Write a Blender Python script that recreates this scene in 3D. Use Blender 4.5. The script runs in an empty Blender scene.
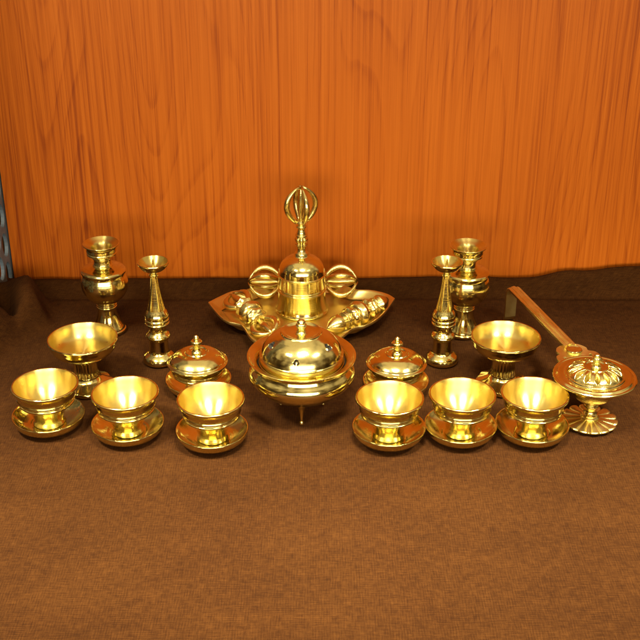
import bpy, bmesh, math, random
from mathutils import Vector, Matrix, noise
R = math.radians
S = bpy.context.scene
C = S.collection
random.seed(7)

# ------------------------------------------------------------------ camera
F, PITCH, CAMH = 1150.0, R(27.0), 0.742          # focal length in 640-px pixels, tilt down, height
cam = bpy.data.cameras.new('camera'); cam.sensor_width = 36.0; cam.lens = 36.0 * F / 640.0
cam.clip_start = 0.01; cam.clip_end = 50.0
co = bpy.data.objects.new('camera', cam); C.objects.link(co)
co.location = (0, 0, CAMH); co.rotation_euler = (R(90) - PITCH, 0, 0)
S.camera = co

# ------------------------------------------------------------------ light
S.view_settings.view_transform = 'Standard'; S.view_settings.look = 'None'
S.view_settings.exposure = 0.0; S.view_settings.gamma = 1.0
W = bpy.data.worlds.new('World'); S.world = W; W.use_nodes = True
wn = W.node_tree; wn.nodes.clear()
_o = wn.nodes.new('ShaderNodeOutputWorld'); _b = wn.nodes.new('ShaderNodeBackground')
_tc = wn.nodes.new('ShaderNodeTexCoord'); _sx = wn.nodes.new('ShaderNodeSeparateXYZ')
_nz = wn.nodes.new('ShaderNodeTexNoise'); _nz.inputs['Scale'].default_value = 3.6; _nz.inputs['Detail'].default_value = 3.0
_r1 = wn.nodes.new('ShaderNodeValToRGB')         # the dim shop around: dark floor, brown shelves, paler ceiling
_r1.color_ramp.elements[0].position = 0.40; _r1.color_ramp.elements[0].color = (0.012, 0.006, 0.003, 1)
_r1.color_ramp.elements[1].position = 0.92; _r1.color_ramp.elements[1].color = (1.30, 1.00, 0.58, 1)
_e = _r1.color_ramp.elements.new(0.62); _e.color = (0.13, 0.07, 0.025, 1)
_m1 = wn.nodes.new('ShaderNodeMath'); _m1.operation = 'MULTIPLY_ADD'; _m1.inputs[1].default_value = 0.44; _m1.inputs[2].default_value = 0.12
_m2 = wn.nodes.new('ShaderNodeMath'); _m2.operation = 'MULTIPLY_ADD'; _m2.inputs[1].default_value = 0.82
L = wn.links.new
L(_tc.outputs['Generated'], _sx.inputs[0]); L(_tc.outputs['Generated'], _nz.inputs['Vector'])
L(_sx.outputs['Z'], _m1.inputs[0]); L(_nz.outputs['Fac'], _m2.inputs[0]); L(_m1.outputs[0], _m2.inputs[2])
L(_m2.outputs[0], _r1.inputs[0]); L(_r1.outputs[0], _b.inputs[0]); L(_b.outputs[0], _o.inputs[0])
_b.inputs['Strength'].default_value = 0.68

def area(name, loc, target, sx, sy, power, col, spread=180):
    d = bpy.data.lights.new(name, 'AREA'); d.shape = 'RECTANGLE'; d.size = sx; d.size_y = sy
    d.energy = power; d.color = col; d.spread = R(spread)
    o = bpy.data.objects.new(name, d); C.objects.link(o); o.location = loc
    o.rotation_euler = (Vector(target) - Vector(loc)).to_track_quat('-Z', 'Y').to_euler()
    return o
for lx in (-0.55, 0.05, 0.65):                   # a row of three shop lamps over the front of the display
    area('ceiling_lamp', (lx, 0.78, 0.90), (lx * 0.7, 0.97, 0.0), 0.24, 0.11, 4.2, (1.0, 0.90, 0.66), 64)
area('wood_fill_light', (0.1, -0.75, 0.60), (0.05, 1.55, 0.20), 2.4, 0.45, 54.0, (1.0, 0.86, 0.62))  # added fill light behind the camera, brightens the wood panel

# ------------------------------------------------------------------ pixel -> place (640-px photograph coordinates)
def ray(px, py):
    x, y = (px - 320) / F, (320 - py) / F
    c, s = math.cos(PITCH), math.sin(PITCH)
    return Vector((x, c + y * s, -s + y * c))
def at(px, py, z=0.0):
    d = ray(px, py); t = (z - CAMH) / d.z
    return Vector((0, 0, CAMH)) + d * t
def on_cloth(px, py):
    p = at(px, py); return (p.x, p.y, 0.0)

# ------------------------------------------------------------------ materials
def nodes(name):
    m = bpy.data.materials.new(name); m.use_nodes = True
    nt = m.node_tree; b = nt.nodes['Principled BSDF']
    return m, nt, b, (lambda t: nt.nodes.new(t)), nt.links.new
def ramp(n, *stops):
    cr = n.color_ramp
    while len(cr.elements) > 1: cr.elements.remove(cr.elements[-1])
    cr.elements[0].position = stops[0][0]; cr.elements[0].color = (*stops[0][1], 1)
    for p, c in stops[1:]:
        e = cr.elements.new(p); e.color = (*c, 1)

def brass(name, col, r0, r1, aniso=0.0, bump=0.06, spun=900.0):
    m, nt, b, N, L = nodes(name)
    tc = N('ShaderNodeTexCoord')
    n1 = N('ShaderNodeTexNoise'); n1.inputs['Scale'].default_value = 45; n1.inputs['Detail'].default_value = 5
    L(tc.outputs['Object'], n1.inputs['Vector'])
    mr = N('ShaderNodeMapRange'); mr.inputs[1].default_value = 0.3; mr.inputs[2].default_value = 0.72
    mr.inputs[3].default_value = r0; mr.inputs[4].default_value = r1
    L(n1.outputs['Fac'], mr.inputs[0]); L(mr.outputs[0], b.inputs['Roughness'])
    # faint tarnish in the colour of the metal
    n2 = N('ShaderNodeTexNoise'); n2.inputs['Scale'].default_value = 28; n2.inputs['Detail'].default_value = 6; n2.inputs['Roughness'].default_value = 0.65
    L(tc.outputs['Object'], n2.inputs['Vector'])
    rp = N('ShaderNodeValToRGB')
    ramp(rp, (0.30, tuple(c * k for c, k in zip(col, (0.90, 0.85, 0.75)))), (0.55, col), (0.8, tuple(min(1, c * 1.05) for c in col)))
    L(n2.outputs['Fac'], rp.inputs[0]); L(rp.outputs[0], b.inputs['Base Color'])
    b.inputs['Metallic'].default_value = 1.0
    # turning marks: rings that depend on radius and height only
    sx = N('ShaderNodeSeparateXYZ'); L(tc.outputs['Object'], sx.inputs[0])
    cx = N('ShaderNodeCombineXYZ'); L(sx.outputs['X'], cx.inputs[0]); L(sx.outputs['Y'], cx.inputs[1])
    ln = N('ShaderNodeVectorMath'); ln.operation = 'LENGTH'; L(cx.outputs[0], ln.inputs[0])
    ad = N('ShaderNodeMath'); ad.operation = 'ADD'; L(ln.outputs['Value'], ad.inputs[0]); L(sx.outputs['Z'], ad.inputs[1])
    n3 = N('ShaderNodeTexNoise'); n3.noise_dimensions = '1D'; n3.inputs['Scale'].default_value = spun; n3.inputs['Detail'].default_value = 2
    L(ad.outputs[0], n3.inputs['W'])
    n4 = N('ShaderNodeTexNoise'); n4.inputs['Scale'].default_value = 55; n4.inputs['Detail'].default_value = 4
    L(tc.outputs['Object'], n4.inputs['Vector'])
    mx = N('ShaderNodeMath'); mx.operation = 'MULTIPLY_ADD'; mx.inputs[1].default_value = 0.55
    L(n3.outputs['Fac'], mx.inputs[0]); L(n4.outputs['Fac'], mx.inputs[2])
    bp = N('ShaderNodeBump'); bp.inputs['Strength'].default_value = bump; bp.inputs['Distance'].default_value = 0.0006
    L(mx.outputs[0], bp.inputs['Height']); L(bp.outputs[0], b.inputs['Normal'])
    if aniso:
        tg = N('ShaderNodeTangent'); tg.direction_type = 'RADIAL'; tg.axis = 'Z'
        L(tg.outputs[0], b.inputs['Tangent']); b.inputs['Anisotropic'].default_value = aniso; b.inputs['Anisotropic Rotation'].default_value = 0.25
    return m
POL = brass('polished_brass', (0.80, 0.69, 0.28), 0.07, 0.22, 0.0, 0.16)
SAT = brass('turned_satin_brass', (0.78, 0.645, 0.235), 0.27, 0.38, 0.9, 0.14, 1100)
OLD = brass('cast_brass', (0.77, 0.63, 0.25), 0.16, 0.30, 0.0, 0.30)
WARM = brass('brushed_brass', (0.80, 0.66, 0.25), 0.30, 0.40, 0.4, 0.2)

def wood_mat():
    m, nt, b, N, L = nodes('orange_wood_grain')
    tc = N('ShaderNodeTexCoord')
    def noise_of(scale, sc, detail=3, rough=0.5, off=(0, 0, 0)):
        mp = N('ShaderNodeMapping'); mp.inputs['Scale'].default_value = sc; mp.inputs['Location'].default_value = off
        L(tc.outputs['Object'], mp.inputs[0])
        n = N('ShaderNodeTexNoise'); n.inputs['Scale'].default_value = scale; n.inputs['Detail'].default_value = detail
        n.inputs['Roughness'].default_value = rough; L(mp.outputs[0], n.inputs['Vector']); return n
    def math_(op, a, bb=None, c=None):
        n = N('ShaderNodeMath'); n.operation = op
        for i, v in enumerate((a, bb, c)):
            if v is None: continue
            if isinstance(v, (int, float)): n.inputs[i].default_value = v
            else: L(v, n.inputs[i])
        return n.outputs[0]
    low = noise_of(1.0, (6.4, 1, 0.80), 1.0, 0.4, (3.1, 0, 0.4))      # growth rings cut lengthwise
    wob = noise_of(1.0, (26, 1, 5), 2)
    v = math_('MULTIPLY_ADD', wob.outputs['Fac'], 0.02, low.outputs['Fac'])
    ring = math_('FRACT', math_('MULTIPLY', v, 30.0))
    rr = N('ShaderNodeValToRGB'); L(ring, rr.inputs[0])
    ramp(rr, (0.0, (0.0, 0, 0)), (0.45, (0.10,) * 3), (0.74, (0.34,) * 3), (0.88, (1, 1, 1)), (0.95, (0.8,) * 3), (1.0, (0.0, 0, 0)))
    fib = noise_of(1.0, (560, 1, 6), 3, 0.6)
    fib2 = noise_of(1.0, (190, 1, 1.5), 4, 0.6, (7, 0, 2))
    broad = noise_of(1.0, (3.2, 1, 1.2), 2, 0.5, (1.3, 0, 5))
    f1 = math_('MULTIPLY_ADD', rr.outputs[0], 0.085, math_('MULTIPLY', fib2.outputs['Fac'], 0.60))
    f2 = math_('MULTIPLY_ADD', fib.outputs['Fac'], 0.52, f1)
    f3 = math_('MULTIPLY_ADD', broad.outputs['Fac'], 0.35, f2)
    cr = N('ShaderNodeValToRGB'); L(f3, cr.inputs[0])
    ramp(cr, (0.60, (0.58, 0.150, 0.011)), (0.77, (0.50, 0.118, 0.007)), (0.88, (0.385, 0.082, 0.005)), (1.0, (0.25, 0.044, 0.004)))
    L(cr.outputs[0], b.inputs['Base Color'])
    rg = N('ShaderNodeMapRange'); rg.inputs[3].default_value = 0.38; rg.inputs[4].default_value = 0.55
    L(fib2.outputs['Fac'], rg.inputs[0]); L(rg.outputs[0], b.inputs['Roughness'])
    b.inputs['Specular IOR Level'].default_value = 0.14
    bp = N('ShaderNodeBump'); bp.inputs['Strength'].default_value = 0.15; bp.inputs['Distance'].default_value = 0.0004
    L(fib.outputs['Fac'], bp.inputs['Height']); L(bp.outputs[0], b.inputs['Normal'])
    return m

def cloth_mat():
    m, nt, b, N, L = nodes('brown_woven_cloth')
    tc = N('ShaderNodeTexCoord')
    def tex(scale, sc, detail=2, rough=0.5):
        mp = N('ShaderNodeMapping'); mp.inputs['Scale'].default_value = sc; L(tc.outputs['UV'], mp.inputs[0])
        n = N('ShaderNodeTexNoise'); n.inputs['Scale'].default_value = scale; n.inputs['Detail'].default_value = detail
        n.inputs['Roughness'].default_value = rough; L(mp.outputs[0], n.inputs['Vector']); return n.outputs['Fac']
    def mth(op, a, bb, c=0.0):
        n = N('ShaderNodeMath'); n.operation = op
        for i, v in enumerate((a, bb, c)):
            if isinstance(v, (int, float)): n.inputs[i].default_value = v
            else: L(v, n.inputs[i])
        return n.outputs[0]
    def threads(axis, seed):
        w = N('ShaderNodeTexWave'); w.wave_type = 'BANDS'; w.bands_direction = axis; w.inputs['Scale'].default_value = 118
        w.inputs['Distortion'].default_value = 1.6; w.inputs['Detail'].default_value = 2; w.inputs['Detail Scale'].default_value = 0.25
        w.inputs['Phase Offset'].default_value = seed; L(tc.outputs['UV'], w.inputs['Vector']); return w.outputs['Fac']
    wx, wy = threads('X', 0.0), threads('Y', 1.3)
    slubx, sluby = tex(1, (90, 760, 60)), tex(1, (760, 90, 60))
    weave = mth('MULTIPLY', mth('MULTIPLY_ADD', wx, 0.6, 0.4), mth('MULTIPLY_ADD', wy, 0.6, 0.4))
    mott = tex(90, (1, 1, 1), 4, 0.7)
    big = tex(7, (1, 1.6, 1), 3, 0.55)
    v = mth('MULTIPLY_ADD', weave, 0.12, mth('MULTIPLY_ADD', slubx, 0.42, mth('MULTIPLY', sluby, 0.35)))
    v = mth('MULTIPLY_ADD', mott, 0.30, v); v = mth('MULTIPLY_ADD', big, 0.25, v)
    cr = N('ShaderNodeValToRGB'); L(v, cr.inputs[0])
    ramp(cr, (0.40, (0.0125, 0.0038, 0.0007)), (0.66, (0.0345, 0.0113, 0.0018)), (0.94, (0.072, 0.0262, 0.0048)))
    L(cr.outputs[0], b.inputs['Base Color']); b.inputs['Roughness'].default_value = 0.95
    b.inputs['Specular IOR Level'].default_value = 0.1
    bp = N('ShaderNodeBump'); bp.inputs['Strength'].default_value = 0.55; bp.inputs['Distance'].default_value = 0.0008
    L(v, bp.inputs['Height']); L(bp.outputs[0], b.inputs['Normal'])
    return m

def paint_mat():
    m, nt, b, N, L = nodes('blue_grey_painted_metal')
    tc = N('ShaderNodeTexCoord'); n = N('ShaderNodeTexNoise'); n.inputs['Scale'].default_value = 60; n.inputs['Detail'].default_value = 5
    L(tc.outputs['Object'], n.inputs['Vector']); cr = N('ShaderNodeValToRGB'); L(n.outputs['Fac'], cr.inputs[0])
    ramp(cr, (0.3, (0.10, 0.14, 0.18)), (0.7, (0.15, 0.20, 0.26)))
    L(cr.outputs[0], b.inputs['Base Color']); b.inputs['Roughness'].default_value = 0.5
    return m
def shade_ash_mat():  # near-black colour: painted shade inside the pierced lids, ash in the bowls
    m, nt, b, N, L = nodes('shade_ash_brass')
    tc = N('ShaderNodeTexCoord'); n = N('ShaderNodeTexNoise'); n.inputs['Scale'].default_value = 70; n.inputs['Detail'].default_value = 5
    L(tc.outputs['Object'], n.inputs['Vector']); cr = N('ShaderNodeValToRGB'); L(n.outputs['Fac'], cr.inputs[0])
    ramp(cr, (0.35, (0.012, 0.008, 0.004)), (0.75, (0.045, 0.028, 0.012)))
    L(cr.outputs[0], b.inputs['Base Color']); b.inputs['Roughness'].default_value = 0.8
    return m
SHADE_ASH = shade_ash_mat()
WOOD, CLOTH, PAINT = wood_mat(), cloth_mat(), paint_mat()

# ------------------------------------------------------------------ scene-graph helpers
def tag(o, label, cat, group=None):
    o['label'] = label; o['category'] = cat
    if group: o['group'] = group
    return o
def thing(name, label, cat, loc, rotz=0.0, group=None):
    o = bpy.data.objects.new(name, None); C.objects.link(o); o.empty_display_size = 0.02
    o.location = loc; o.rotation_euler = (0, 0, rotz)
    return tag(o, label, cat, group)
def link(name, me, mats, parent=None, smooth=True):
    for m in (mats if isinstance(mats, (list, tuple)) else [mats]): me.materials.append(m)
    if smooth:
        for p in me.polygons: p.use_smooth = True
    o = bpy.data.objects.new(name, me); C.objects.link(o)
    if parent: o.parent = parent
    return o
def dup(root, loc, label, rotz=0.0):
    r = root.copy(); C.objects.link(r); r.location = loc; r.rotation_euler = (0, 0, rotz); r['label'] = label
    k = random.uniform(0.988, 1.012); r.scale = (k, k, random.uniform(0.988, 1.012)); r.rotation_euler = (random.uniform(-.008, .008), random.uniform(-.008, .008), rotz)
    for ch in list(root.children):
        c = ch.copy(); C.objects.link(c); c.parent = r
        for g in list(ch.children):
            d = g.copy(); C.objects.link(d); d.parent = c
    return r

# ------------------------------------------------------------------ turned shapes
def smooth_profile(pts, fil=0.5, sub=5):
    """mm profile: soft runs become curves, corners sharper than 40 degrees become small fillets"""
    P = [Vector(p[:2]) for p in pts]
    n = len(P); corner = [True] * n
    for i in range(1, n - 1):
        a, b = P[i] - P[i-1], P[i+1] - P[i]
        corner[i] = a.angle(b, 0.0) > R(40)
    out = []
    for i in range(n - 1):
        p1, p2 = P[i], P[i+1]
        p0 = P[i-1] if (i > 0 and not corner[i]) else p1 - (p2 - p1)
        p3 = P[i+2] if (i + 2 < n and not corner[i+1]) else p2 + (p2 - p1)
        if corner[i] and corner[i+1]: seg = [p1]
        else:
            d = (p2 - p1).length
            m1 = (p2 - p0) * (d / max(1e-6, d + (p1 - p0).length)); m2 = (p3 - p1) * (d / max(1e-6, d + (p3 - p2).length))
            seg = []
            for k in range(sub):
                t = k / sub; t2, t3 = t*t, t*t*t
                seg.append(p1*(2*t3-3*t2+1) + m1*(t3-2*t2+t) + p2*(-2*t3+3*t2) + m2*(t3-t2))
        for k, q in enumerate(seg): out.append((q, k == 0 and corner[i] and 0 < i))
    out.append((P[-1], False))
    res = []
    for i, (q, c) in enumerate(out):
        if not c: res.append(q); continue
        a, b = out[i-1][0], out[i+1][0]
        la, lb = (a - q).length, (b - q).length
        r = min(fil, 0.42 * la, 0.42 * lb)
        s, e = q + (a - q).normalized() * r, q + (b - q).normalized() * r
        if la > 3 * r: res.append(q + (a - q).normalized() * r * 1.5)
        for t in (0, 0.25, 0.5, 0.75, 1): res.append(s * (1-t)**2 + q * 2*t*(1-t) + e * t*t)
        if lb > 3 * r: res.append(q + (b - q).normalized() * r * 1.5)
    return res

def lathe_bm(pts, seg=96, fil=0.5, lobes=None, inner_from=None, bm=None):
    """lobes = (count, function(z_mm, r_mm) -> amount); inner_from = z-run index (in pts) where the second material begins"""
    bm = bm or bmesh.new()
    prof = smooth_profile(pts, fil)
    cut = None
    if inner_from is not None:
        q = Vector(pts[inner_from][:2]); cut = min(range(len(prof)), key=lambda i: (prof[i] - q).length)
    rings = []
    for p in prof:
        r, z = max(p.x, 0.0), p.y
        if r < 1e-4: rings.append([bm.verts.new((0, 0, z * .001))]); continue
        ring = []
        for k in range(seg):
            a = 2 * math.pi * k / seg
            rr = r * (1 + lobes[1](z, r) * lobes[2](lobes[0] * a)) if lobes else r
            ring.append(bm.verts.new((rr * .001 * math.cos(a), rr * .001 * math.sin(a), z * .001)))
        rings.append(ring)
    for i in range(len(rings) - 1):
        A, B = rings[i], rings[i+1]
        mi = 1 if (cut is not None and i >= cut) else 0
        for k in range(seg):
            k2 = (k + 1) % seg
            if len(A) == 1 and len(B) == 1: continue
            if len(A) == 1: f = bm.faces.new((A[0], B[k2], B[k]))
            elif len(B) == 1: f = bm.faces.new((A[k], A[k2], B[0]))
            else: f = bm.faces.new((A[k], A[k2], B[k2], B[k]))
            f.material_index = mi
    return bm
def to_mesh(bm, name):
    bmesh.ops.recalc_face_normals(bm, faces=bm.faces)
    me = bpy.data.meshes.new(name); bm.to_mesh(me); bm.free(); return me
def lathe(name, pts, mats, parent, **k):
    return link(name, to_mesh(lathe_bm(pts, **k), name), mats, parent)

def tube_bm(path, radii, sides=10, bm=None, up=None):
    bm = bm or bmesh.new(); rings = []; n = len(path)
    ref = up or Vector((0.123, 0.87, 0.3)).normalized()
    for i, p in enumerate(path):
        t = (path[min(n-1, i+1)] - path[max(0, i-1)]).normalized()
        u = (ref - t * ref.dot(t)).normalized(); w = t.cross(u)
        rr = radii[i] if not isinstance(radii[i], tuple) else radii[i]
        ra, rb = rr if isinstance(rr, tuple) else (rr, rr)
        rings.append([bm.verts.new(p + u * (ra * math.cos(2*math.pi*k/sides)) + w * (rb * math.sin(2*math.pi*k/sides))) for k in range(sides)])
    for A, B in zip(rings, rings[1:]):
        for k in range(sides): bm.faces.new((A[k], A[(k+1) % sides], B[(k+1) % sides], B[k]))
    bm.faces.new(rings[0][::-1]); bm.faces.new(rings[-1])
    return bm

def plate_bm(outer, holes, thick, bevel=0.0):
    """flat plate in local XY with true holes, extruded up by thick"""
    bm = bmesh.new(); edges = []
    for loop in [outer] + holes:
        vs = [bm.verts.new((x, y, 0)) for x, y in loop]
        edges += [bm.edges.new((vs[i], vs[(i+1) % len(vs)])) for i in range(len(vs))]
    bmesh.ops.triangle_fill(bm, use_beauty=True, use_dissolve=False, edges=edges)
    top = bmesh.ops.extrude_face_region(bm, geom=list(bm.faces))
    bmesh.ops.translate(bm, vec=(0, 0, thick), verts=[v for v in top['geom'] if isinstance(v, bmesh.types.BMVert)])
    bmesh.ops.recalc_face_normals(bm, faces=bm.faces)
    if bevel:
        eds = [e for e in bm.edges if len(e.link_faces) == 2 and e.calc_face_angle(0) > R(60)]
        bmesh.ops.bevel(bm, geom=eds, offset=bevel, segments=2, profile=0.5, affect='EDGES')
    return bm

def cut_holes(me, cutter_bm):
    """true openings: subtract the closed cutter from the mesh, keep the result as plain geometry"""
    cm = to_mesh(cutter_bm, 'cutter')
    a = bpy.data.objects.new('tmp_a', me); b = bpy.data.objects.new('tmp_b', cm); C.objects.link(a); C.objects.link(b)
    md = a.modifiers.new('cut', 'BOOLEAN'); md.operation = 'DIFFERENCE'; md.object = b; md.solver = 'EXACT'
    bpy.context.view_layer.update()
    dg = bpy.context.evaluated_depsgraph_get()
    out = bpy.data.meshes.new_from_object(a.evaluated_get(dg))
    bpy.data.objects.remove(a); bpy.data.objects.remove(b)
    out.materials.clear()
    return out

# ------------------------------------------------------------------ the setting: panel, side panel, cloth
WALL_Y = 1.578
bm = bmesh.new()
x0, x1, z0, z1, th = -0.462, 0.95, -0.02, 0.80, 0.018
bmesh.ops.create_cube(bm, size=1.0, matrix=Matrix.Translation(((x0+x1)/2, WALL_Y + th/2, (z0+z1)/2)) @ Matrix.Diagonal((x1-x0, th, z1-z0, 1)))
tag(link('wood_panel', to_mesh(bm, 'wood_panel'), WOOD, smooth=False), 'upright orange brown wood grained panel closing off the back of the display', 'panel')
bm = bmesh.new()
bmesh.ops.create_cube(bm, size=1.0, matrix=Matrix.Translation((-0.80, WALL_Y + 0.05, 0.39)) @ Matrix.Diagonal((0.62, th, 0.82, 1)))
tag(link('backing_board', to_mesh(bm, 'backing_board'), WOOD, smooth=False), 'dim wooden board glimpsed through the holes of the blue grey side panel', 'board')

def oval(cx, cy, a, b, tilt, n=20):
    ct, st = math.cos(tilt), math.sin(tilt)
    return [(cx + a*math.cos(t)*ct - b*math.sin(t)*st, cy + a*math.cos(t)*st + b*math.sin(t)*ct) for t in (2*math.pi*k/n for k in range(n))]
holes = []
for i in range(9):
    for j in range(16):
        cy = 0.035 + j * 0.046 + (0.023 if i % 2 else 0)
        if 0.03 < cy < 0.74: holes.append(oval(0.030 + i * 0.034, cy, 0.0135, 0.0200, R(-18)))
bm = plate_bm([(0, 0), (0.34, 0), (0.34, 0.78), (0, 0.78)], holes, 0.005, 0.0)
me = to_mesh(bm, 'perforated_panel')
me.transform(Matrix(((0, 0, -1, -0.464), (-1, 0, 0, WALL_Y + 0.012), (0, 1, 0, -0.01), (0, 0, 0, 1))))
tag(link('perforated_panel', me, PAINT, smooth=False), 'blue grey perforated side panel with oval holes beside the wood panel', 'panel')

def bumpf(x, y, cx, cy, sx, sy, rot=0.0):
    c, s = math.cos(rot), math.sin(rot); dx, dy = x - cx, y - cy
    u, v = dx * c + dy * s, -dx * s + dy * c
    return math.exp(-(u/sx)**2 - (v/sy)**2)
def sstep(a, b, t):
    t = min(1, max(0, (t - a) / (b - a))); return t*t*(3-2*t)
def cloth_z(x, y):
    z = -0.0012 + 0.0011 * noise.noise((x*9, y*13, 0.3)) - 0.0003
    z = min(z, 0.0)
    # long low roll where the cloth meets the panel, higher and looser towards the right end
    crest = 0.019 + 0.0040 * noise.noise((x*6, 2.2, 0)) + 0.0025 * noise.noise((x*19, 5.2, 0)) + 0.022 * sstep(0.30, 0.46, x) + 0.006 * bumpf(x, 0, 0.36, 0, 0.03, 9)
    yc = 1.556 + 0.006 * noise.noise((x*5, 7.7, 0)) + 0.002 * noise.noise((x*23, 7.7, 2))
    d = (y - yc) / 0.0125
    z += crest * (math.exp(-d*d) if d < 0 else max(math.exp(-d*d*0.25), 0.4))
    z -= 0.003 * math.exp(-((y - yc + 0.026) / 0.006)**2)
    z += 0.0018 * math.exp(-((y - 1.519 - 0.006*noise.noise((x*4, 1.1, 3)))/0.009)**2)
    # rumpled fold pushed against the left side
    edge = -0.378 - 0.050 * sstep(1.46, 1.33, y) - 0.06 * sstep(1.36, 1.29, y) + 0.010 * noise.noise((y*26, 3.3, 0))
    m = sstep(0.0, 0.030, edge - x) * sstep(1.530, 1.480, y + 0.25 * (x + 0.42))
    f = 0.044 * m + 0.017 * bumpf(x, y, -0.416, 1.470, 0.026, 0.045, R(15)) * m + 0.020 * bumpf(x, y, -0.455, 1.385, 0.034, 0.022, R(-40)) * m
    f -= 0.046 * bumpf(x, y, -0.438, 1.445, 0.010, 0.034, R(25)) * m
    f -= 0.022 * bumpf(x, y, -0.462, 1.350, 0.035, 0.007, R(25)) * m
    f += 0.020 * m * sstep(-0.455, -0.56, x)
    z += f + 0.005 * m * noise.noise((x*30, y*22, 4))
    # faint creases in the open area
    z -= 0.0009 * max(0, noise.noise((x*3 + y*8, y*2, 9)))
    return z
bm = bmesh.new()
xs = [-0.75 + i * 0.006 for i in range(int(1.6/0.006))]
ys = [0.55 + j * 0.006 for j in range(75)]
while ys[-1] < WALL_Y - 0.002: ys.append(ys[-1] + 0.004)
ys[-1] = WALL_Y - 0.0008
grid = [[bm.verts.new((x, y, cloth_z(x, y))) for x in xs] for y in ys]
for j in range(len(ys)-1):
    for i in range(len(xs)-1): bm.faces.new((grid[j][i], grid[j][i+1], grid[j+1][i+1], grid[j+1][i]))
uvl = bm.loops.layers.uv.new('weave')              # the weave runs up the slopes of the folds
for f in bm.faces:
    for l in f.loops: l[uvl].uv = (l.vert.co.x - 0.8 * l.vert.co.z, l.vert.co.y + 0.8 * l.vert.co.z)
tag(link('cloth', to_mesh(bm, 'cloth'), CLOTH), 'dark brown coarsely woven cloth spread flat under all the brass vessels', 'cloth')

# ------------------------------------------------------------------ front row: cups on saucers
SAUCER = [(0,2.2),(20,2.2),(21,0.2),(24.5,0.2),(25.8,0.8),(33.4,3.0),(39.8,8.6),(42.8,14.8),(43.2,17.0),(42.7,18.0),(41.6,17.6),(37.4,13.2),(31.5,9.0),(26,6.6),(22.5,5.7),(20,5.0),(0,4.8)]
def make_saucer(loc, label):
    t = thing('offering_saucer', label, 'saucer', loc, 0, 'brass saucers under the offering cups')
    lathe('dish', SAUCER[4:], POL, t)
    lathe('foot_ring', [(19.4,2.6),(21,0.2),(24.6,0.2),(25.9,2.4)], POL, t)
    return t
def make_cup(loc, label):
    t = thing('offering_cup', label, 'cup', loc, 0, 'small brass offering cups in the front row')
    lathe('bowl', [(17.4,11.6),(18.0,14.6),(19.8,19.6),(22.8,24.8),(26.4,29.2),(29.6,32.4),(31.2,34.0),(33.0,35.2),(33.2,36.8),(31.8,37.8),(31.8,39.2),(34.2,40),(34.8,41.8),(34.0,43.2),(35.0,46),(36.8,51.4),(38.6,54.4),(39.5,55.2),(39.6,57.4),(38.8,58.2),(37.2,58.0),(36.0,55),(34.4,48),(32.4,41),(29.2,35.6),(24.4,30.8),(17.4,26.8),(8.4,25.2),(0,25)], [POL, SAT], t, inner_from=20)
    lathe('foot', [(0,5.4),(18.2,5.4),(18.8,6.4),(18.2,8),(17.5,10),(17.4,11.9)], POL, t)
    return t
spots = [((51.5, 438), 'brass offering cup at the left end of the front row, nearest the rumpled cloth', 'brass saucer under the outermost left cup, nearest the rumpled cloth fold'),
         ((130, 447), 'brass offering cup in the middle of the left three', 'brass saucer under the middle cup of the left three'),
         ((213.5, 454), 'brass offering cup in front of the left lidded cup, left of the domed brazier', 'brass saucer of the cup in front of the left lidded cup'),
         ((388, 452), 'brass offering cup in front of the right lidded cup, right of the domed brazier', 'brass saucer of the cup in front of the right lidded cup'),
         ((459, 449), 'brass offering cup in the middle of the right three', 'brass saucer under the middle cup of the right three'),
         ((529.5, 448), 'brass offering cup at the right end of the front row, nearest the censer', 'brass saucer under the outermost right cup, touching the flower shaped censer foot')]
def base_from_bottom(px, py, r): p = at(px, py); return Vector((p.x, p.y, 0)) + Vector((p.x, p.y, 0)).normalized() * r
for i, ((px, py), lc, ls) in enumerate(spots):
    p = base_from_bottom(px, py, 0.0285)
    if i == 0: s0 = make_saucer(p, ls); c0 = make_cup(p, lc)
    else: dup(s0, p, ls, 0.7 * i); dup(c0, p, lc, 1.1 * i)

# ------------------------------------------------------------------ two lidded cups on saucers
def make_lidded(loc, label):
    t = thing('lidded_cup', label, 'lidded cup', loc, 0, 'lidded brass cups on saucers')
    lathe('bowl', [(13,12),(17,15.2),(24,19.6),(30,23.4),(31.8,25),(32,26.6),(30.6,27.4),(30.6,28.4),(32.6,29.2),(33,31),(32.2,32.2),(34,36),(35.5,38.6),(34,39),(32,36),(28,28),(20,21),(0,18)], POL, t)
    lathe('foot', [(0,5.0),(16.4,5.0),(17.2,6.0),(16.4,7.4),(14.4,9),(13.2,11),(13,12.3)], POL, t)
    lid = lathe('lid', [(33,39.4),(36.8,38.7),(38.2,39.6),(38.0,41.2),(36.6,42.0),(34.6,43.0),(33.2,45.0),(29.4,48.8),(24.4,52.0),(19,54.0),(15,54.8),(14,55.8),(12.4,55.6),(11.2,54.4),(8,54),(0,54)], POL, t)
    lathe('knob', [(6.8,53.6),(6.9,55.6),(5.6,57),(4.6,59.4),(4.8,63.4),(5.6,65.8),(7.0,67),(7.2,69.2),(6.2,70.4),(3.6,71),(3.0,72.4),(3.4,74),(2.6,76),(0.9,77.8),(0,78.2)], POL, lid, seg=48)
    return t
pl, pr = at(199, 389.5), at(395.5, 391)
t_l = make_lidded(pl, 'brass cup with domed knobbed lid beside the foot of the left candlestick')
dup(t_l, pr, 'brass cup with domed knobbed lid beside the foot of the right candlestick', 2.1)
dup(s0, pl, 'brass saucer under the left lidded cup, behind the third cup').scale = (0.965,)*3
dup(s0, pr, 'brass saucer under the right lidded cup, behind the fourth cup').scale = (0.965,)*3

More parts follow.
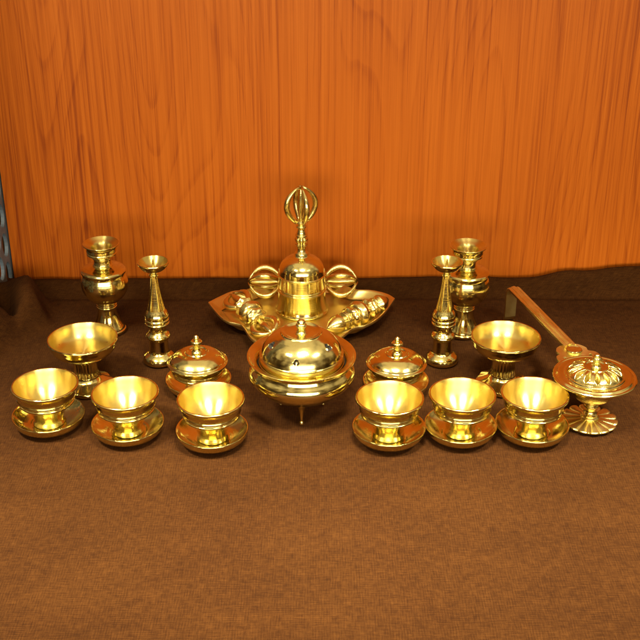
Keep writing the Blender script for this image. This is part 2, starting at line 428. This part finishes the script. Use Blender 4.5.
# ------------------------------------------------------------------ two footed bowls
def make_goblet(loc, label, rz=0.0):
    t = thing('footed_bowl', label, 'footed bowl', loc, rz, 'wide footed brass bowls')
    lathe('bowl', [(0,43.8),(14,44),(20,44.6),(28.6,47.2),(36.6,52.4),(41.0,58.6),(42.6,64),(43.3,66),(43.9,68.4),(43.2,70),(41.8,69.9),(40.3,66.5),(38.6,60.5),(35.5,54.6),(31.6,51.6),(26,50.6),(0,50.2)], [POL, SAT], t, inner_from=10)
    lathe('stem', [(17.4,45.4),(15.8,42.6),(14.4,38),(13.8,33),(14.2,25),(16,18)], POL, t, lobes=(10, lambda z, r: 0.045, lambda a: abs(math.cos(a/1)) * 2 - 1), seg=160)
    lathe('foot', [(14.6,18.6),(16.2,17.6),(16.4,16.2),(16.2,15.4),(18.6,12.6),(23.5,9.6),(29,6.8),(32.5,5.2),(33.2,3.4),(32.6,0.4),(29,0.3),(0,0.3)], POL, t, seg=160,
          lobes=(4, lambda z, r: 0.035 * min(1, max(0, (r-17)/12)), lambda a: abs(math.cos(a)) * 2 - 1))
    return t
g0 = make_goblet(at(87.5, 386), 'wide footed brass bowl behind the two outermost left cups', 0.2)
dup(g0, at(502, 384.5), 'wide footed brass bowl between the right candlestick and the handled censer', -0.1)

# ------------------------------------------------------------------ two candlesticks
def make_candlestick(loc, label):
    t = thing('candlestick', label, 'candlestick', loc, 0, 'brass candlesticks')
    lathe('base', [(0,0.3),(20.4,0.3),(21.6,1.4),(21.8,4.5),(20.6,8.4),(17.4,11.6),(14,14.4),(13,17),(12.6,20),(12.5,32),(13.2,34.4),(15.6,36.4),(16,38.4),(14.8,41),(12,44),(11,48),(11.2,52)], POL, t)
    lathe('collar', [(11,51.6),(12.6,53.4),(15.4,55),(15.8,57.2),(14.8,58.2),(14.6,59.2),(15.6,60),(15.7,62.6),(14.6,63.6),(14.6,64.6),(15.4,65.4),(15.4,68.4),(13.8,72.6),(12,75.6),(11.2,77)], POL, t)
    lathe('shaft', [(11.4,76.6),(10.4,82),(8.4,92),(6.4,104),(5.0,115),(4.5,122),(4.6,124)], POL, t)
    lathe('drip_pan', [(4.4,123.6),(6.2,125),(6.4,127),(4.6,128.6),(5.0,130.4),(10,131.8),(15,135),(18.6,139.6),(20.4,143),(20.2,144.2),(18.8,144.2),(16.4,140.6),(12,136.2),(7,134),(0,133.6)], [POL, SAT], t, inner_from=10, seg=64)
    lathe('spike', [(2.2,133),(1.9,137),(0.9,147),(0,150)], POL, t, seg=24)
    return t
k0 = make_candlestick(at(160, 360.5), 'slim brass candlestick standing between the left vase and the left lidded cup')
dup(k0, at(441.5, 361), 'slim brass candlestick standing in front of the right vase', 2.4)

# ------------------------------------------------------------------ two vases
def make_vase(loc, label, rz=0.0):
    t = thing('flower_vase', label, 'vase', loc, rz, 'brass flower vases')
    lathe('foot', [(0,0.3),(23.4,0.3),(24.4,1.4),(24.4,4.2),(22.8,5.4),(22.4,7.4),(20.4,11),(16.8,18),(14.0,26),(12.8,33),(12.6,36.4)], POL, t)
    lathe('ring', [(12.4,36),(14.2,37),(14.2,38.6),(13,39.4),(14.2,40.2),(14.2,41.8),(12.4,43),(13,44.6)], POL, t)
    lathe('belly', [(12.6,44.2),(16.6,46),(23,51.4),(28.6,58.6),(31.6,67),(32,74),(30.6,81),(28.8,86),(28.6,88.6),(30.4,89.8),(30.6,92.4),(29,94.4),(24,96.4),(17,98),(13.2,99.4)], POL, t)
    lathe('neck', [(13.6,99),(14,100.8),(12.4,102),(11.6,106),(11.8,109.4),(13.4,110.4),(13.4,112),(12.2,112.8),(12.2,114),(13.6,114.8),(13.6,116.4)], POL, t)
    lathe('mouth', [(13,115.4),(19.4,116.2),(20.4,117.4),(20.4,119),(19.6,119.8),(19.6,121),(20.8,122),(20.9,126.2),(22.2,128.4),(24.8,130.8),(24.9,132.0),(23.8,132.4),(19.6,129.6),(15.0,127.2),(13.6,125),(12.6,118),(10,110),(9,96),(0,95)], [POL, SAT], t, inner_from=11)
    return t
v0 = make_vase(at(109, 330), 'round bellied brass vase at the back left, against the wood panel')
dup(v0, at(462.5, 332), 'round bellied brass vase at the back right, partly behind the right candlestick', 1.0)

# ------------------------------------------------------------------ domed brazier on three legs
BZ = at(302, 412)
t = thing('lidded_brazier', 'large three legged brass brazier with a pierced domed lid in the centre', 'brazier', BZ)
lathe('bowl', [(0,22.4),(14,22.8),(27,25.2),(40,31.0),(52,39.6),(60,47.6),(64.6,54.6),(65.4,59),(63.6,64.6),(60,69.6),(58.4,73.4),(60,77),(65,79.6),(66.6,80.6),(66.7,82),(65.6,82.4),(63,81.6),(56,77.4),(54.0,72.6),(53.2,68),(47,60),(36,48),(18,40),(0,38)], [POL, SHADE_ASH], t, seg=128, inner_from=18)
for a in (-90, 30, 150):
    bm = lathe_bm([(0,0.2),(2.2,0.9),(3.1,3),(2.4,5.2),(1.8,6.4),(1.9,10),(2.6,17),(4.6,24),(8.2,30.5),(0,33)], seg=28)
    bmesh.ops.translate(bm, verts=bm.verts, vec=(0.031 * math.cos(R(a)), 0.031 * math.sin(R(a)), 0))
    link('leg', to_mesh(bm, 'leg'), POL, t)
dome = lathe_bm([(50,67),(52.2,67.2),(52.8,69),(52,70.6),(51.2,71.4),(51.4,72.6),(52.4,73.2),(52.5,74.4),(51.8,75),(51.6,79),(50.9,83.4),(51.5,84),(51.2,85.2),(50.3,85.6),(48.4,91),(45.2,97),(40.4,103),(34.0,108.4),(28.4,111.8),(25.4,113.4),(24.8,114.8),(23.2,115.4),(21.8,114.4),(19,113),(12,112.4),(0,112.4),
                 (0,111),(12,111),(19,111.6),(25,112),(33.4,107.0),(39.4,101.8),(44.0,96.2),(47.2,90.4),(49.6,83),(50.4,77),(50.2,72),(50,67)], seg=160)
cut = bmesh.new()
def trefoil_cut(az, el_r, el_z, s):
    n = Vector((math.cos(az) * 0.75, math.sin(az) * 0.75, 0.66)).normalized()
    c = Vector((math.cos(az) * el_r, math.sin(az) * el_r, el_z)) * 0.001
    u = Vector((-math.sin(az), math.cos(az), 0)); w = n.cross(u)
    loop = []
    for k in range(48):
        a = 2*math.pi*k/48
        rr = s * (0.62 + 0.38 * abs(math.cos(1.5 * (a - math.pi/2))))
        loop.append((u * (rr*math.cos(a)) + w * (rr*math.sin(a) * (1 if True else 1))) * 0.001)
    lo = [cut.verts.new(c + q - n * 0.007) for q in loop]; hi = [cut.verts.new(c + q + n * 0.007) for q in loop]
    for k in range(48): cut.faces.new((lo[k], lo[(k+1) % 48], hi[(k+1) % 48], hi[k]))
    cut.faces.new(lo[::-1]); cut.faces.new(hi)
for k in range(3): trefoil_cut(R(-97 + 120*k), 45.8, 96.0, 3.8)
for k in range(3): trefoil_cut(R(-35 + 120*k), 39.6, 103.8, 5.6)
me = cut_holes(to_mesh(dome, 'lid'), cut)
for p in me.polygons:                            # shade within the lid and its openings, painted near black
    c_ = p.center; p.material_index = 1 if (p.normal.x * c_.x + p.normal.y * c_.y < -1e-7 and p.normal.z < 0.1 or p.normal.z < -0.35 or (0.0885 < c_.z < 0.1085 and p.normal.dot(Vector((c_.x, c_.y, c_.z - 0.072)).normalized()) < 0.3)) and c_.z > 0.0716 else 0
lid = link('lid', me, [POL, SHADE_ASH], t)
t.scale = (0.98,)*3
lathe('knob', [(7.6,111.2),(7.8,113),(6.4,113.8),(5.4,115.4),(5.4,119),(6.6,121),(6.9,122.8),(6,124.2),(5.2,125),(5.2,126.6),(4.2,128.6),(1.8,130.2),(0,130.4)], POL, lid, seg=48)

# ------------------------------------------------------------------ vajra pieces
def prong_path(r_mid, z0, z1, r0, ang, n=15):
    pts = []
    for i in range(n):
        t = i / (n-1)
        # bulges out fast, returns to the axis at the tip
        r = r0 + (r_mid - r0) * math.sin(math.pi * min(1, t*0.98 + 0.02)) ** 0.75 if t < 0.5 else max(1.6, r_mid * max(0.0, math.sin(math.pi * t)) ** 0.62)
        pts.append(Vector((r * math.cos(ang), r * math.sin(ang), z0 + (z1 - z0) * t)) * 0.001)
    return pts
def add_prongs(parent, side, z0, z1, r_mid, count, thick, centre=True, rot=0.0, mat=OLD, frame=Matrix.Identity(4)):
    for k in range(count):
        a = rot + 2*math.pi*k/count
        path = prong_path(r_mid, z0, z1, 5.0, a)
        n = len(path)
        rad = [(thick * (0.75 + 0.55*math.sin(math.pi*min(1, (i+1)/n))) * (1.0 if i < n-3 else 0.8) * .001) for i in range(n)]
        bm = tube_bm(path, rad, 10)
        # the beast-head spur at the root of the prong
        sp = [path[2], path[2] + Vector((math.cos(a)*3.2, math.sin(a)*3.2, 1.5*side))*.001, path[3] + Vector((math.cos(a)*4.2, math.sin(a)*4.2, 4.0*side))*.001]
        tube_bm(sp, [thick*.9e-3, thick*.7e-3, thick*.25e-3], 8, bm)
        bm.transform(frame)
        link('prong', to_mesh(bm, 'prong'), mat, parent)
    if centre:
        L_ = z1 - z0
        bm = tube_bm([Vector((0, 0, z0 + L_*q)) * .001 for q in (0, .12, .3, .5, .7, .9, 1.02)], [q*.001*thick for q in (1.5, .8, 1.3, 1.5, 1.2, .8, .25)], 4 if False else 8)
        bm.transform(frame); link('prong', to_mesh(bm, 'prong'), mat, parent)

GRIP = [(0,0),(6.6,0),(7.8,3),(7.4,7),(6.2,10)]
def make_vajra(name, label, centre, direction, half, prongs, cage, thick=1.7, roll=0.0, fat=1.0):
    """lying vajra: grip in the middle, pronged or spiked ends"""
    t = thing(name, label, 'ritual sceptre', centre, 0, 'ritual sceptres lying on the tray')
    q = Vector(direction).to_track_quat('Z', 'Y').to_matrix().to_4x4() @ Matrix.Rotation(roll, 4, 'Z')
    zc = half * 0.42
    prof = [(0,-zc-2),(5,-zc-1),(6.6,-zc+1),(5.8,-zc+3),(5,-zc+4),(7.8,-zc+7),(8.6,-zc+10),(7,-zc+13),(5.2,-zc+15),(6.6,-zc+17),(6.6,-zc+19),(5.2,-10),(8.6,-7),(10.4,0),(8.6,7),(5.2,10)]
    prof += [(r, -z) for r, z in reversed(prof[:11])]
    prof = [(r * fat, z) for r, z in prof]
    bm = lathe_bm(prof, seg=48, lobes=(8, lambda z, r: 0.05 if (r > 6.4 * fat and abs(z) > 11) else 0.0, math.cos)); bm.transform(q)
    link('grip', to_mesh(bm, 'grip'), OLD, t)
    for sd in (1, -1):
        fr = q @ (Matrix.Identity(4) if sd == 1 else Matrix.Rotation(math.pi, 4, 'X'))
        if prongs == 1:
            Lp = half - zc
            bm = bmesh.new(); ring = [(r_ * fat, z_) for r_, z_ in [(4.5, 0), (7.4, Lp*.12), (4.6, Lp*.2), (7.4, Lp*.36), (7.0, Lp*.5), (4.6, Lp*.74), (0.4, Lp)]]
            path = [Vector((0, 0, zc + z)) * .001 for _, z in ring]
            fine = smooth_profile([(r_, z_) for r_, z_ in ring], 0.8, 4)
            tube_bm([Vector((0, 0, zc + q_.y)) * .001 for q_ in fine], [max(0.0003, q_.x * .001) for q_ in fine], 8, bm)
            bm.transform(fr); link('prong', to_mesh(bm, 'prong'), OLD, t)
        else:
            add_prongs(t, 1, zc, half, cage, prongs - 1, thick, True, R(45) if prongs == 5 else 0, OLD, fr)
    return t

# ------------------------------------------------------------------ the tray: four ogee points on short legs
TZ = 0.0225
outline_px = [(208,303),(214,310.5),(221,318),(228,322.5),(235,324),(241,325.5),(245,330.5),(250,338),(256,342.5),(264,344.5),(274,346),(284,349),(300,356),(316,349),(326,345.5),(334,343),(340,339),(346,334.5),(352,329.5),(358,327.5),(366,326),(377,320),(386,311.5),(395,299),
              (387,294.5),(372,291),(358,290.5),(348,287.5),(338,284),(322,282),(300,277),(278,282),(262,285),(252,288.5),(244,291),(232,292),(220,297)]
ctr = at(301, 315, TZ)
rim = [at(x, y, TZ) - Vector((ctr.x, ctr.y, 0)) for x, y in outline_px]
def resample(loop, n=160, sharp=()):
    m = len(loop); out = []; 
    for i in range(m):
        p0, p1, p2, p3 = loop[(i-1) % m], loop[i], loop[(i+1) % m], loop[(i+2) % m]
        if i in sharp: p0 = p1 - (p2 - p1)
        if (i+1) % m in sharp: p3 = p2 + (p2 - p1)
        for k in range(5):
            t = k/5
            out.append(0.5*((2*p1) + (p2-p0)*t + (2*p0-5*p1+4*p2-p3)*t*t + (3*p1-p0-3*p2+p3)*t**3))
    return out
rim = resample(rim, sharp=(0, 5, 12, 18, 23, 26, 30, 34))
t = thing('ritual_tray', 'pointed leaf shaped brass tray on short legs under the bell', 'tray', (ctr.x, ctr.y, 0))
def tray_ring(k, z, inset=0.0):
    res = []
    for p in rim:
        d = Vector((p.x, p.y, 0)); l = d.length
        q = d * k - d.normalized() * inset; res.append(Vector((q.x, q.y, z)))
    return res
def loft(rings, name, mat, parent, cap_first=False, cap_last=False):
    bm = bmesh.new(); V = [[bm.verts.new(p) for p in r] for r in rings]; n = len(V[0])
    for A, B in zip(V, V[1:]):
        for i in range(n): bm.faces.new((A[i], A[(i+1) % n], B[(i+1) % n], B[i]))
    for cap, ring in ((cap_first, V[0]), (cap_last, V[-1])):
        if cap:
            c = bm.verts.new(sum((v.co for v in ring), Vector()) / n)
            for i in range(n): bm.faces.new((ring[i], ring[(i+1) % n], c))
    return link(name, to_mesh(bm, name), mat, parent)
PZ = 0.0130
loft([tray_ring(0.86, PZ-0.003), tray_ring(0.90, PZ+0.001), tray_ring(0.97, 0.0182), tray_ring(0.992, 0.0196), tray_ring(0.997, 0.0202), tray_ring(1.0, 0.0212), tray_ring(1.0, 0.0234), tray_ring(0.995, 0.0241), tray_ring(0.985, 0.0240),
      tray_ring(0.965, 0.0220), tray_ring(0.90, 0.0162), tray_ring(0.872, PZ+0.0012), tray_ring(0.855, PZ+0.0006)], 'rim', WARM, t)
loft([tray_ring(0.862, PZ-0.0026), tray_ring(0.862, PZ), tray_ring(0.60, PZ), tray_ring(0.3, PZ)], 'plate', WARM, t, True, True)
for a in (45, 135, -90, 90):
    bm = lathe_bm([(0,0.2),(5,0.4),(6.2,1.8),(5.2,4),(4.2,6),(4.8,8.4),(6.6,10.4),(0,10.7)], seg=32)
    rr = 0.055 if abs(a) == 90 else 0.075
    bmesh.ops.translate(bm, verts=bm.verts, vec=(rr*math.cos(R(a)) , rr*0.8*math.sin(R(a)), 0)); link('leg', to_mesh(bm, 'leg'), WARM, t)

# the bell with a pronged handle
BL = at(302, 309.5, PZ); BL.z = PZ + 0.0003
t = thing('hand_bell', 'tall brass hand bell with five pronged handle standing on the tray', 'bell', BL)
lathe('bell_body', [(33,0),(36.6,0),(37.8,1.0),(38,2.6),(36.6,5),(35,10),(33.9,17),(33.3,25),(33.1,31.4),(34.4,32),(34.6,33.6),(33.2,34.4),(33.2,36),(34.2,36.8),(33.2,37.6),(32.7,48),(32.6,55),(33.8,55.6),(33.9,57),(32.6,57.8),(32.2,60.6),(31.2,66),(28.4,72),(23.4,77.4),(16.4,81.6),(11,83.8),(9.6,86)], POL, t, seg=128)
HB = [(9.4,78.6),(10.2,80),(9.4,82),(7.2,84.4),(6,88),(6.4,92),(7.8,95.4),(7.8,97),(6.4,98.2),(7.4,100),(8.6,103.6),(8.6,106),(7.2,108),(7.0,109.4),(8.4,110.6),(8.4,112),(7,113.2),(6.4,117),(5,121),(5.4,123),(7.4,125.4),(7.2,127.6),(5,129.4),(6.4,131.4),(8.4,134),(7,137),(0,139)]
lathe('handle', [(r, 85.6 + (z - 78.6) * 0.875) for r, z in HB], OLD, t, seg=64, lobes=(8, lambda z, r: 0.06 if (97 < z < 112) else 0.0, math.cos))
add_prongs(t, 1, 134, 184.5, 21.0, 4, 3.3, True, R(22), OLD)

# vajras
d5 = Vector((1, 0.02, 0))
make_vajra('five_pronged_sceptre', 'five pronged brass sceptre lying crosswise behind the bell, round prong cages showing at both sides', (BL.x + 0.001, BL.y + 0.0434, PZ + 0.0240), d5, 78, 5, 22.4, 3.3, R(0), 0.86)
a, b_ = at(233, 297, 0.027), at(270, 333, 0.027)
make_vajra('three_pronged_sceptre', 'short three pronged brass sceptre lying slantwise on the left of the tray', ((a+b_)/2).xy.to_3d() + Vector((0,0,PZ+0.0165)), (b_-a).xy.to_3d(), (b_-a).length*530, 3, 16.5, 4.0, R(20), 1.75)
a, b_ = at(387, 301, 0.027), at(329, 329, 0.027)
make_vajra('single_pronged_sceptre', 'brass sceptre with single faceted spikes lying slantwise on the right of the tray', ((a+b_)/2).xy.to_3d() + Vector((0,0,PZ+0.0155)), (b_-a).xy.to_3d(), (b_-a).length*535, 1, 8, 2.2, R(20), 1.8)

# ------------------------------------------------------------------ handled censer on a flower foot
CE = at(589, 422)
t = thing('handled_censer', 'brass censer with pierced petal lid, flower shaped foot and long flat handle', 'censer', CE)
# flower foot
def flower_bm(n, R0, R1, zc, ze, thick, seg_per=14, tip=0.1):
    bm = bmesh.new(); top, bot = [], []; M = n * seg_per; steps = 9
    for i in range(steps):
        f = i/(steps-1); rt, rb = [], []
        for k in range(M):
            a = 2*math.pi*k/M; u = (k % seg_per)/seg_per*2 - 1         # -1..1 across one petal
            prof = math.sqrt(max(0, 1 - abs(u)**2.4))
            r = R0 + (R1*(1 - tip + tip*prof) - R0) * f
            z = zc + (ze - zc) * (f**0.8) + 0.9*f*(1 - u*u) * 1.2 - 1.0*f*math.exp(-((abs(u)-1)/0.16)**2) + (0.8*math.exp(-((f-1)/0.12)**2))
            rt.append(bm.verts.new((r*.001*math.cos(a), r*.001*math.sin(a), z*.001)))
            rb.append(bm.verts.new((r*.001*math.cos(a), r*.001*math.sin(a), (z-thick)*.001)))
        top.append(rt); bot.append(rb)
    for i in range(steps-1):
        for k in range(M):
            k2 = (k+1) % M
            bm.faces.new((top[i][k], top[i][k2], top[i+1][k2], top[i+1][k])); bm.faces.new((bot[i][k2], bot[i][k], bot[i+1][k], bot[i+1][k2]))
    for k in range(M):
        k2 = (k+1) % M
        bm.faces.new((top[-1][k], top[-1][k2], bot[-1][k2], bot[-1][k]))
    return bm
link('flower_foot', to_mesh(flower_bm(14, 7, 33.5, 7.5, 3.2, 1.8), 'flower_foot'), WARM, t)
lathe('stem', [(0,2),(11,5),(11.4,9),(9.6,10.6),(9.8,12.4),(8,13.6),(6.2,17),(6.4,21),(9,23),(9,25),(7.4,26.4),(7.6,29),(10,31)], OLD, t, seg=64)
lathe('bowl', [(8,30.4),(12,31.4),(19,35),(25,41),(28.6,49),(30.0,57),(31,59.6),(43,60.4),(43,61.6),(28,61.6),(27,50),(20,42),(0,38)], [OLD, SHADE_ASH], t, inner_from=9)
lidp = [(40,62.0),(47.6,61.9),(49.4,62.8),(49.7,64.2),(48.6,65.2),(47,65.2),(45.8,64.6),(44.6,65.4),(43.2,66.4),(41.4,66.6),(36.8,66.2),(35.8,66.6),(35.2,67.8),(34,68.2),(32.6,67.8),(30,71.0),(25,74.4),(19,76.4),(15,77.0),(14.2,78.0),(12.8,77.8),(11.8,76.6),(6,76.2),(0,76.2),(0,74.8),(16,75.4),(24,73.2),(29.4,69.6),(33,65.4),(40,63.4),(40,62.0)]
lid_me = to_mesh(lathe_bm(lidp, seg=160), 'lid')
cut = bmesh.new()
for k in range(14):
    a = 2*math.pi*k/14 + 0.1; loop = []
    for i in range(24):
        s = 2*math.pi*i/24
        rr = 23.2 + 7.4*math.cos(s); ww = 3.7*math.sin(s) * (0.72 + 0.38*math.cos(s))
        loop.append((rr*math.cos(a) - ww*math.sin(a), rr*math.sin(a) + ww*math.cos(a)))
    lo = [cut.verts.new((x*.001, y*.001, .060)) for x, y in loop]; hi = [cut.verts.new((x*.001, y*.001, .084)) for x, y in loop]
    for i in range(24): cut.faces.new((lo[i], lo[(i+1) % 24], hi[(i+1) % 24], hi[i]))
    cut.faces.new(lo[::-1]); cut.faces.new(hi)
me = cut_holes(lid_me, cut)
for p in me.polygons: p.material_index = 1 if p.normal.z < -0.35 and p.center.z > 0.0632 else 0  # shade behind the petal openings, painted on the underside
lid = link('lid', me, [POL, SHADE_ASH], t)
def lid_z(r):
    tab = [(12, 76.8), (15, 77.0), (19, 76.4), (25, 74.4), (30, 71.0), (32.6, 67.8)]
    for (r0, z0), (r1, z1) in zip(tab, tab[1:]):
        if r <= r1: return z0 + (z1 - z0) * (r - r0) / (r1 - r0)
    return tab[-1][1]
bm = bmesh.new()
for k in range(14):
    a = 2*math.pi*k/14 + 0.1; path = []
    for i in range(25):
        sa = 2*math.pi*i/24; rr = 23.2 + 8.2*math.cos(sa); ww = 4.5*math.sin(sa) * (0.72 + 0.38*math.cos(sa))
        x, y = rr*math.cos(a) - ww*math.sin(a), rr*math.sin(a) + ww*math.cos(a)
        path.append(Vector((x, y, lid_z(math.hypot(x, y)) + 0.1)) * .001)
    tube_bm(path, [0.0008]*25, 8, bm)
link('petal_tracery', to_mesh(bm, 'petal_tracery'), POL, lid)
lathe('knob', [(6.4,75.8),(6.6,77.8),(5,79),(4.4,81.4),(4.8,84.4),(5.8,86),(6,88),(4.8,89.6),(3.6,90.4),(3.8,92),(2.4,93.6),(0,94.2)], POL, lid, seg=40)
# handle: mounting plate, button, flat grooved bar, rest leg
HZ = 0.052
pA = at(567, 344, HZ) - CE.xy.to_3d(); pB = at(512.5, 288, HZ) - CE.xy.to_3d(); pA.z = pB.z = 0
dirn = (pB - pA).normalized(); side = Vector((-dirn.y, dirn.x, 0))
inner = pA - dirn * ((pA.length) - 0.036)
Lm = (pA - inner).length
# plate outline in (u along handle from censer outwards, v across)
half_out = [(0.0, 0.031), (0.010, 0.034), (0.018, 0.030), (0.022, 0.0255), (0.029, 0.0285), (0.037, 0.026), (0.041, 0.0195), (0.047, 0.0205), (0.054, 0.0165), (0.058, 0.0098)]
k = Lm / 0.058
full = [Vector((u*k, v, 0)) for u, v in half_out] + [Vector((u*k, -v, 0)) for u, v in reversed(half_out)]
m = len(full); loop = []
for i in range(m):
    p0, p1, p2, p3 = full[(i-1) % m], full[i], full[(i+1) % m], full[(i+2) % m]
    if i in (m-1, 0, m//2-1): p0 = p1 - (p2-p1)
    if i in (m-2, m-1, m//2-2): p3 = p2 + (p2-p1)
    for j in range(5):
        tt = j/5; q = 0.5*((2*p1) + (p2-p0)*tt + (2*p0-5*p1+4*p2-p3)*tt*tt + (3*p1-p0-3*p2+p3)*tt**3); loop.append((q.x, q.y))
hl = [oval(0.030*k, 0.0165, 0.0042, 0.0021, R(30), 16), oval(0.030*k, -0.0165, 0.0042, 0.0021, R(-30), 16)]
bm = plate_bm(loop, hl, 0.003, 0.0004)
frame = Matrix(((dirn.x, side.x, 0, inner.x), (dirn.y, side.y, 0, inner.y), (0, 0, 1, HZ - 0.004), (0, 0, 0, 1)))
bm.transform(frame); plate = link('mounting_plate', to_mesh(bm, 'mounting_plate'), WARM, t, smooth=False)
bm = lathe_bm([(10,0),(10.2,3.4),(9.6,4.6),(8,5.0),(6.8,4.4),(0,4.6)], seg=48)
bm.transform(Matrix.Translation(inner + dirn * (0.041*k) + Vector((0, 0, HZ - 0.0012)))); link('button', to_mesh(bm, 'button'), POL, plate)
# bar cross-section with three ridges, swept from plate to the far end and bent down to a rest
sec = [(-8,0),(-8,3.2),(-7.2,4.4),(-5.6,4.9),(-4.4,4.4),(-3.8,3.0),(-2.9,4.6),(-1.6,5.9),(0,6.3),(1.6,5.9),(2.9,4.6),(3.8,3.0),(4.4,4.4),(5.6,4.9),(7.2,4.4),(8,3.2),(8,0)]
start = inner + dirn * (0.050*k)
def bar(pathpts, ups, name, parent, mat):
    bm = bmesh.new(); rings = []
    for p, u in zip(pathpts, ups):
        rings.append([bm.verts.new(p + side * (x*.001) + u * (z*.001)) for x, z in sec])
    for A, B in zip(rings, rings[1:]):
        for i in range(len(sec)): bm.faces.new((A[i], A[(i+1) % len(sec)], B[(i+1) % len(sec)], B[i]))
    bm.faces.new(rings[0]); bm.faces.new(rings[-1][::-1])
    o = link(name, to_mesh(bm, name), mat, parent, smooth=False); return o
Z = Vector((0, 0, 1)); zb = Vector((0, 0, HZ - 0.0009))
pp, uu = [start + zb, pB - dirn*0.008 + zb], [Z, Z]
for q in (20, 45, 70, 90):
    a = R(q); pp.append(pB + zb - dirn*0.008 + dirn * (0.008*math.sin(a)) - Z * (0.008*(1-math.cos(a)))); uu.append(Z*math.cos(a) + dirn*math.sin(a))
bar(pp, uu, 'handle', t, WARM)
end = pp[-1]
bar([end - Z*0.0002, Vector((end.x, end.y, 0.007)), Vector((end.x, end.y, 0.0005)) + dirn*0.004], [dirn, dirn, dirn], 'handle_rest', t, WARM)
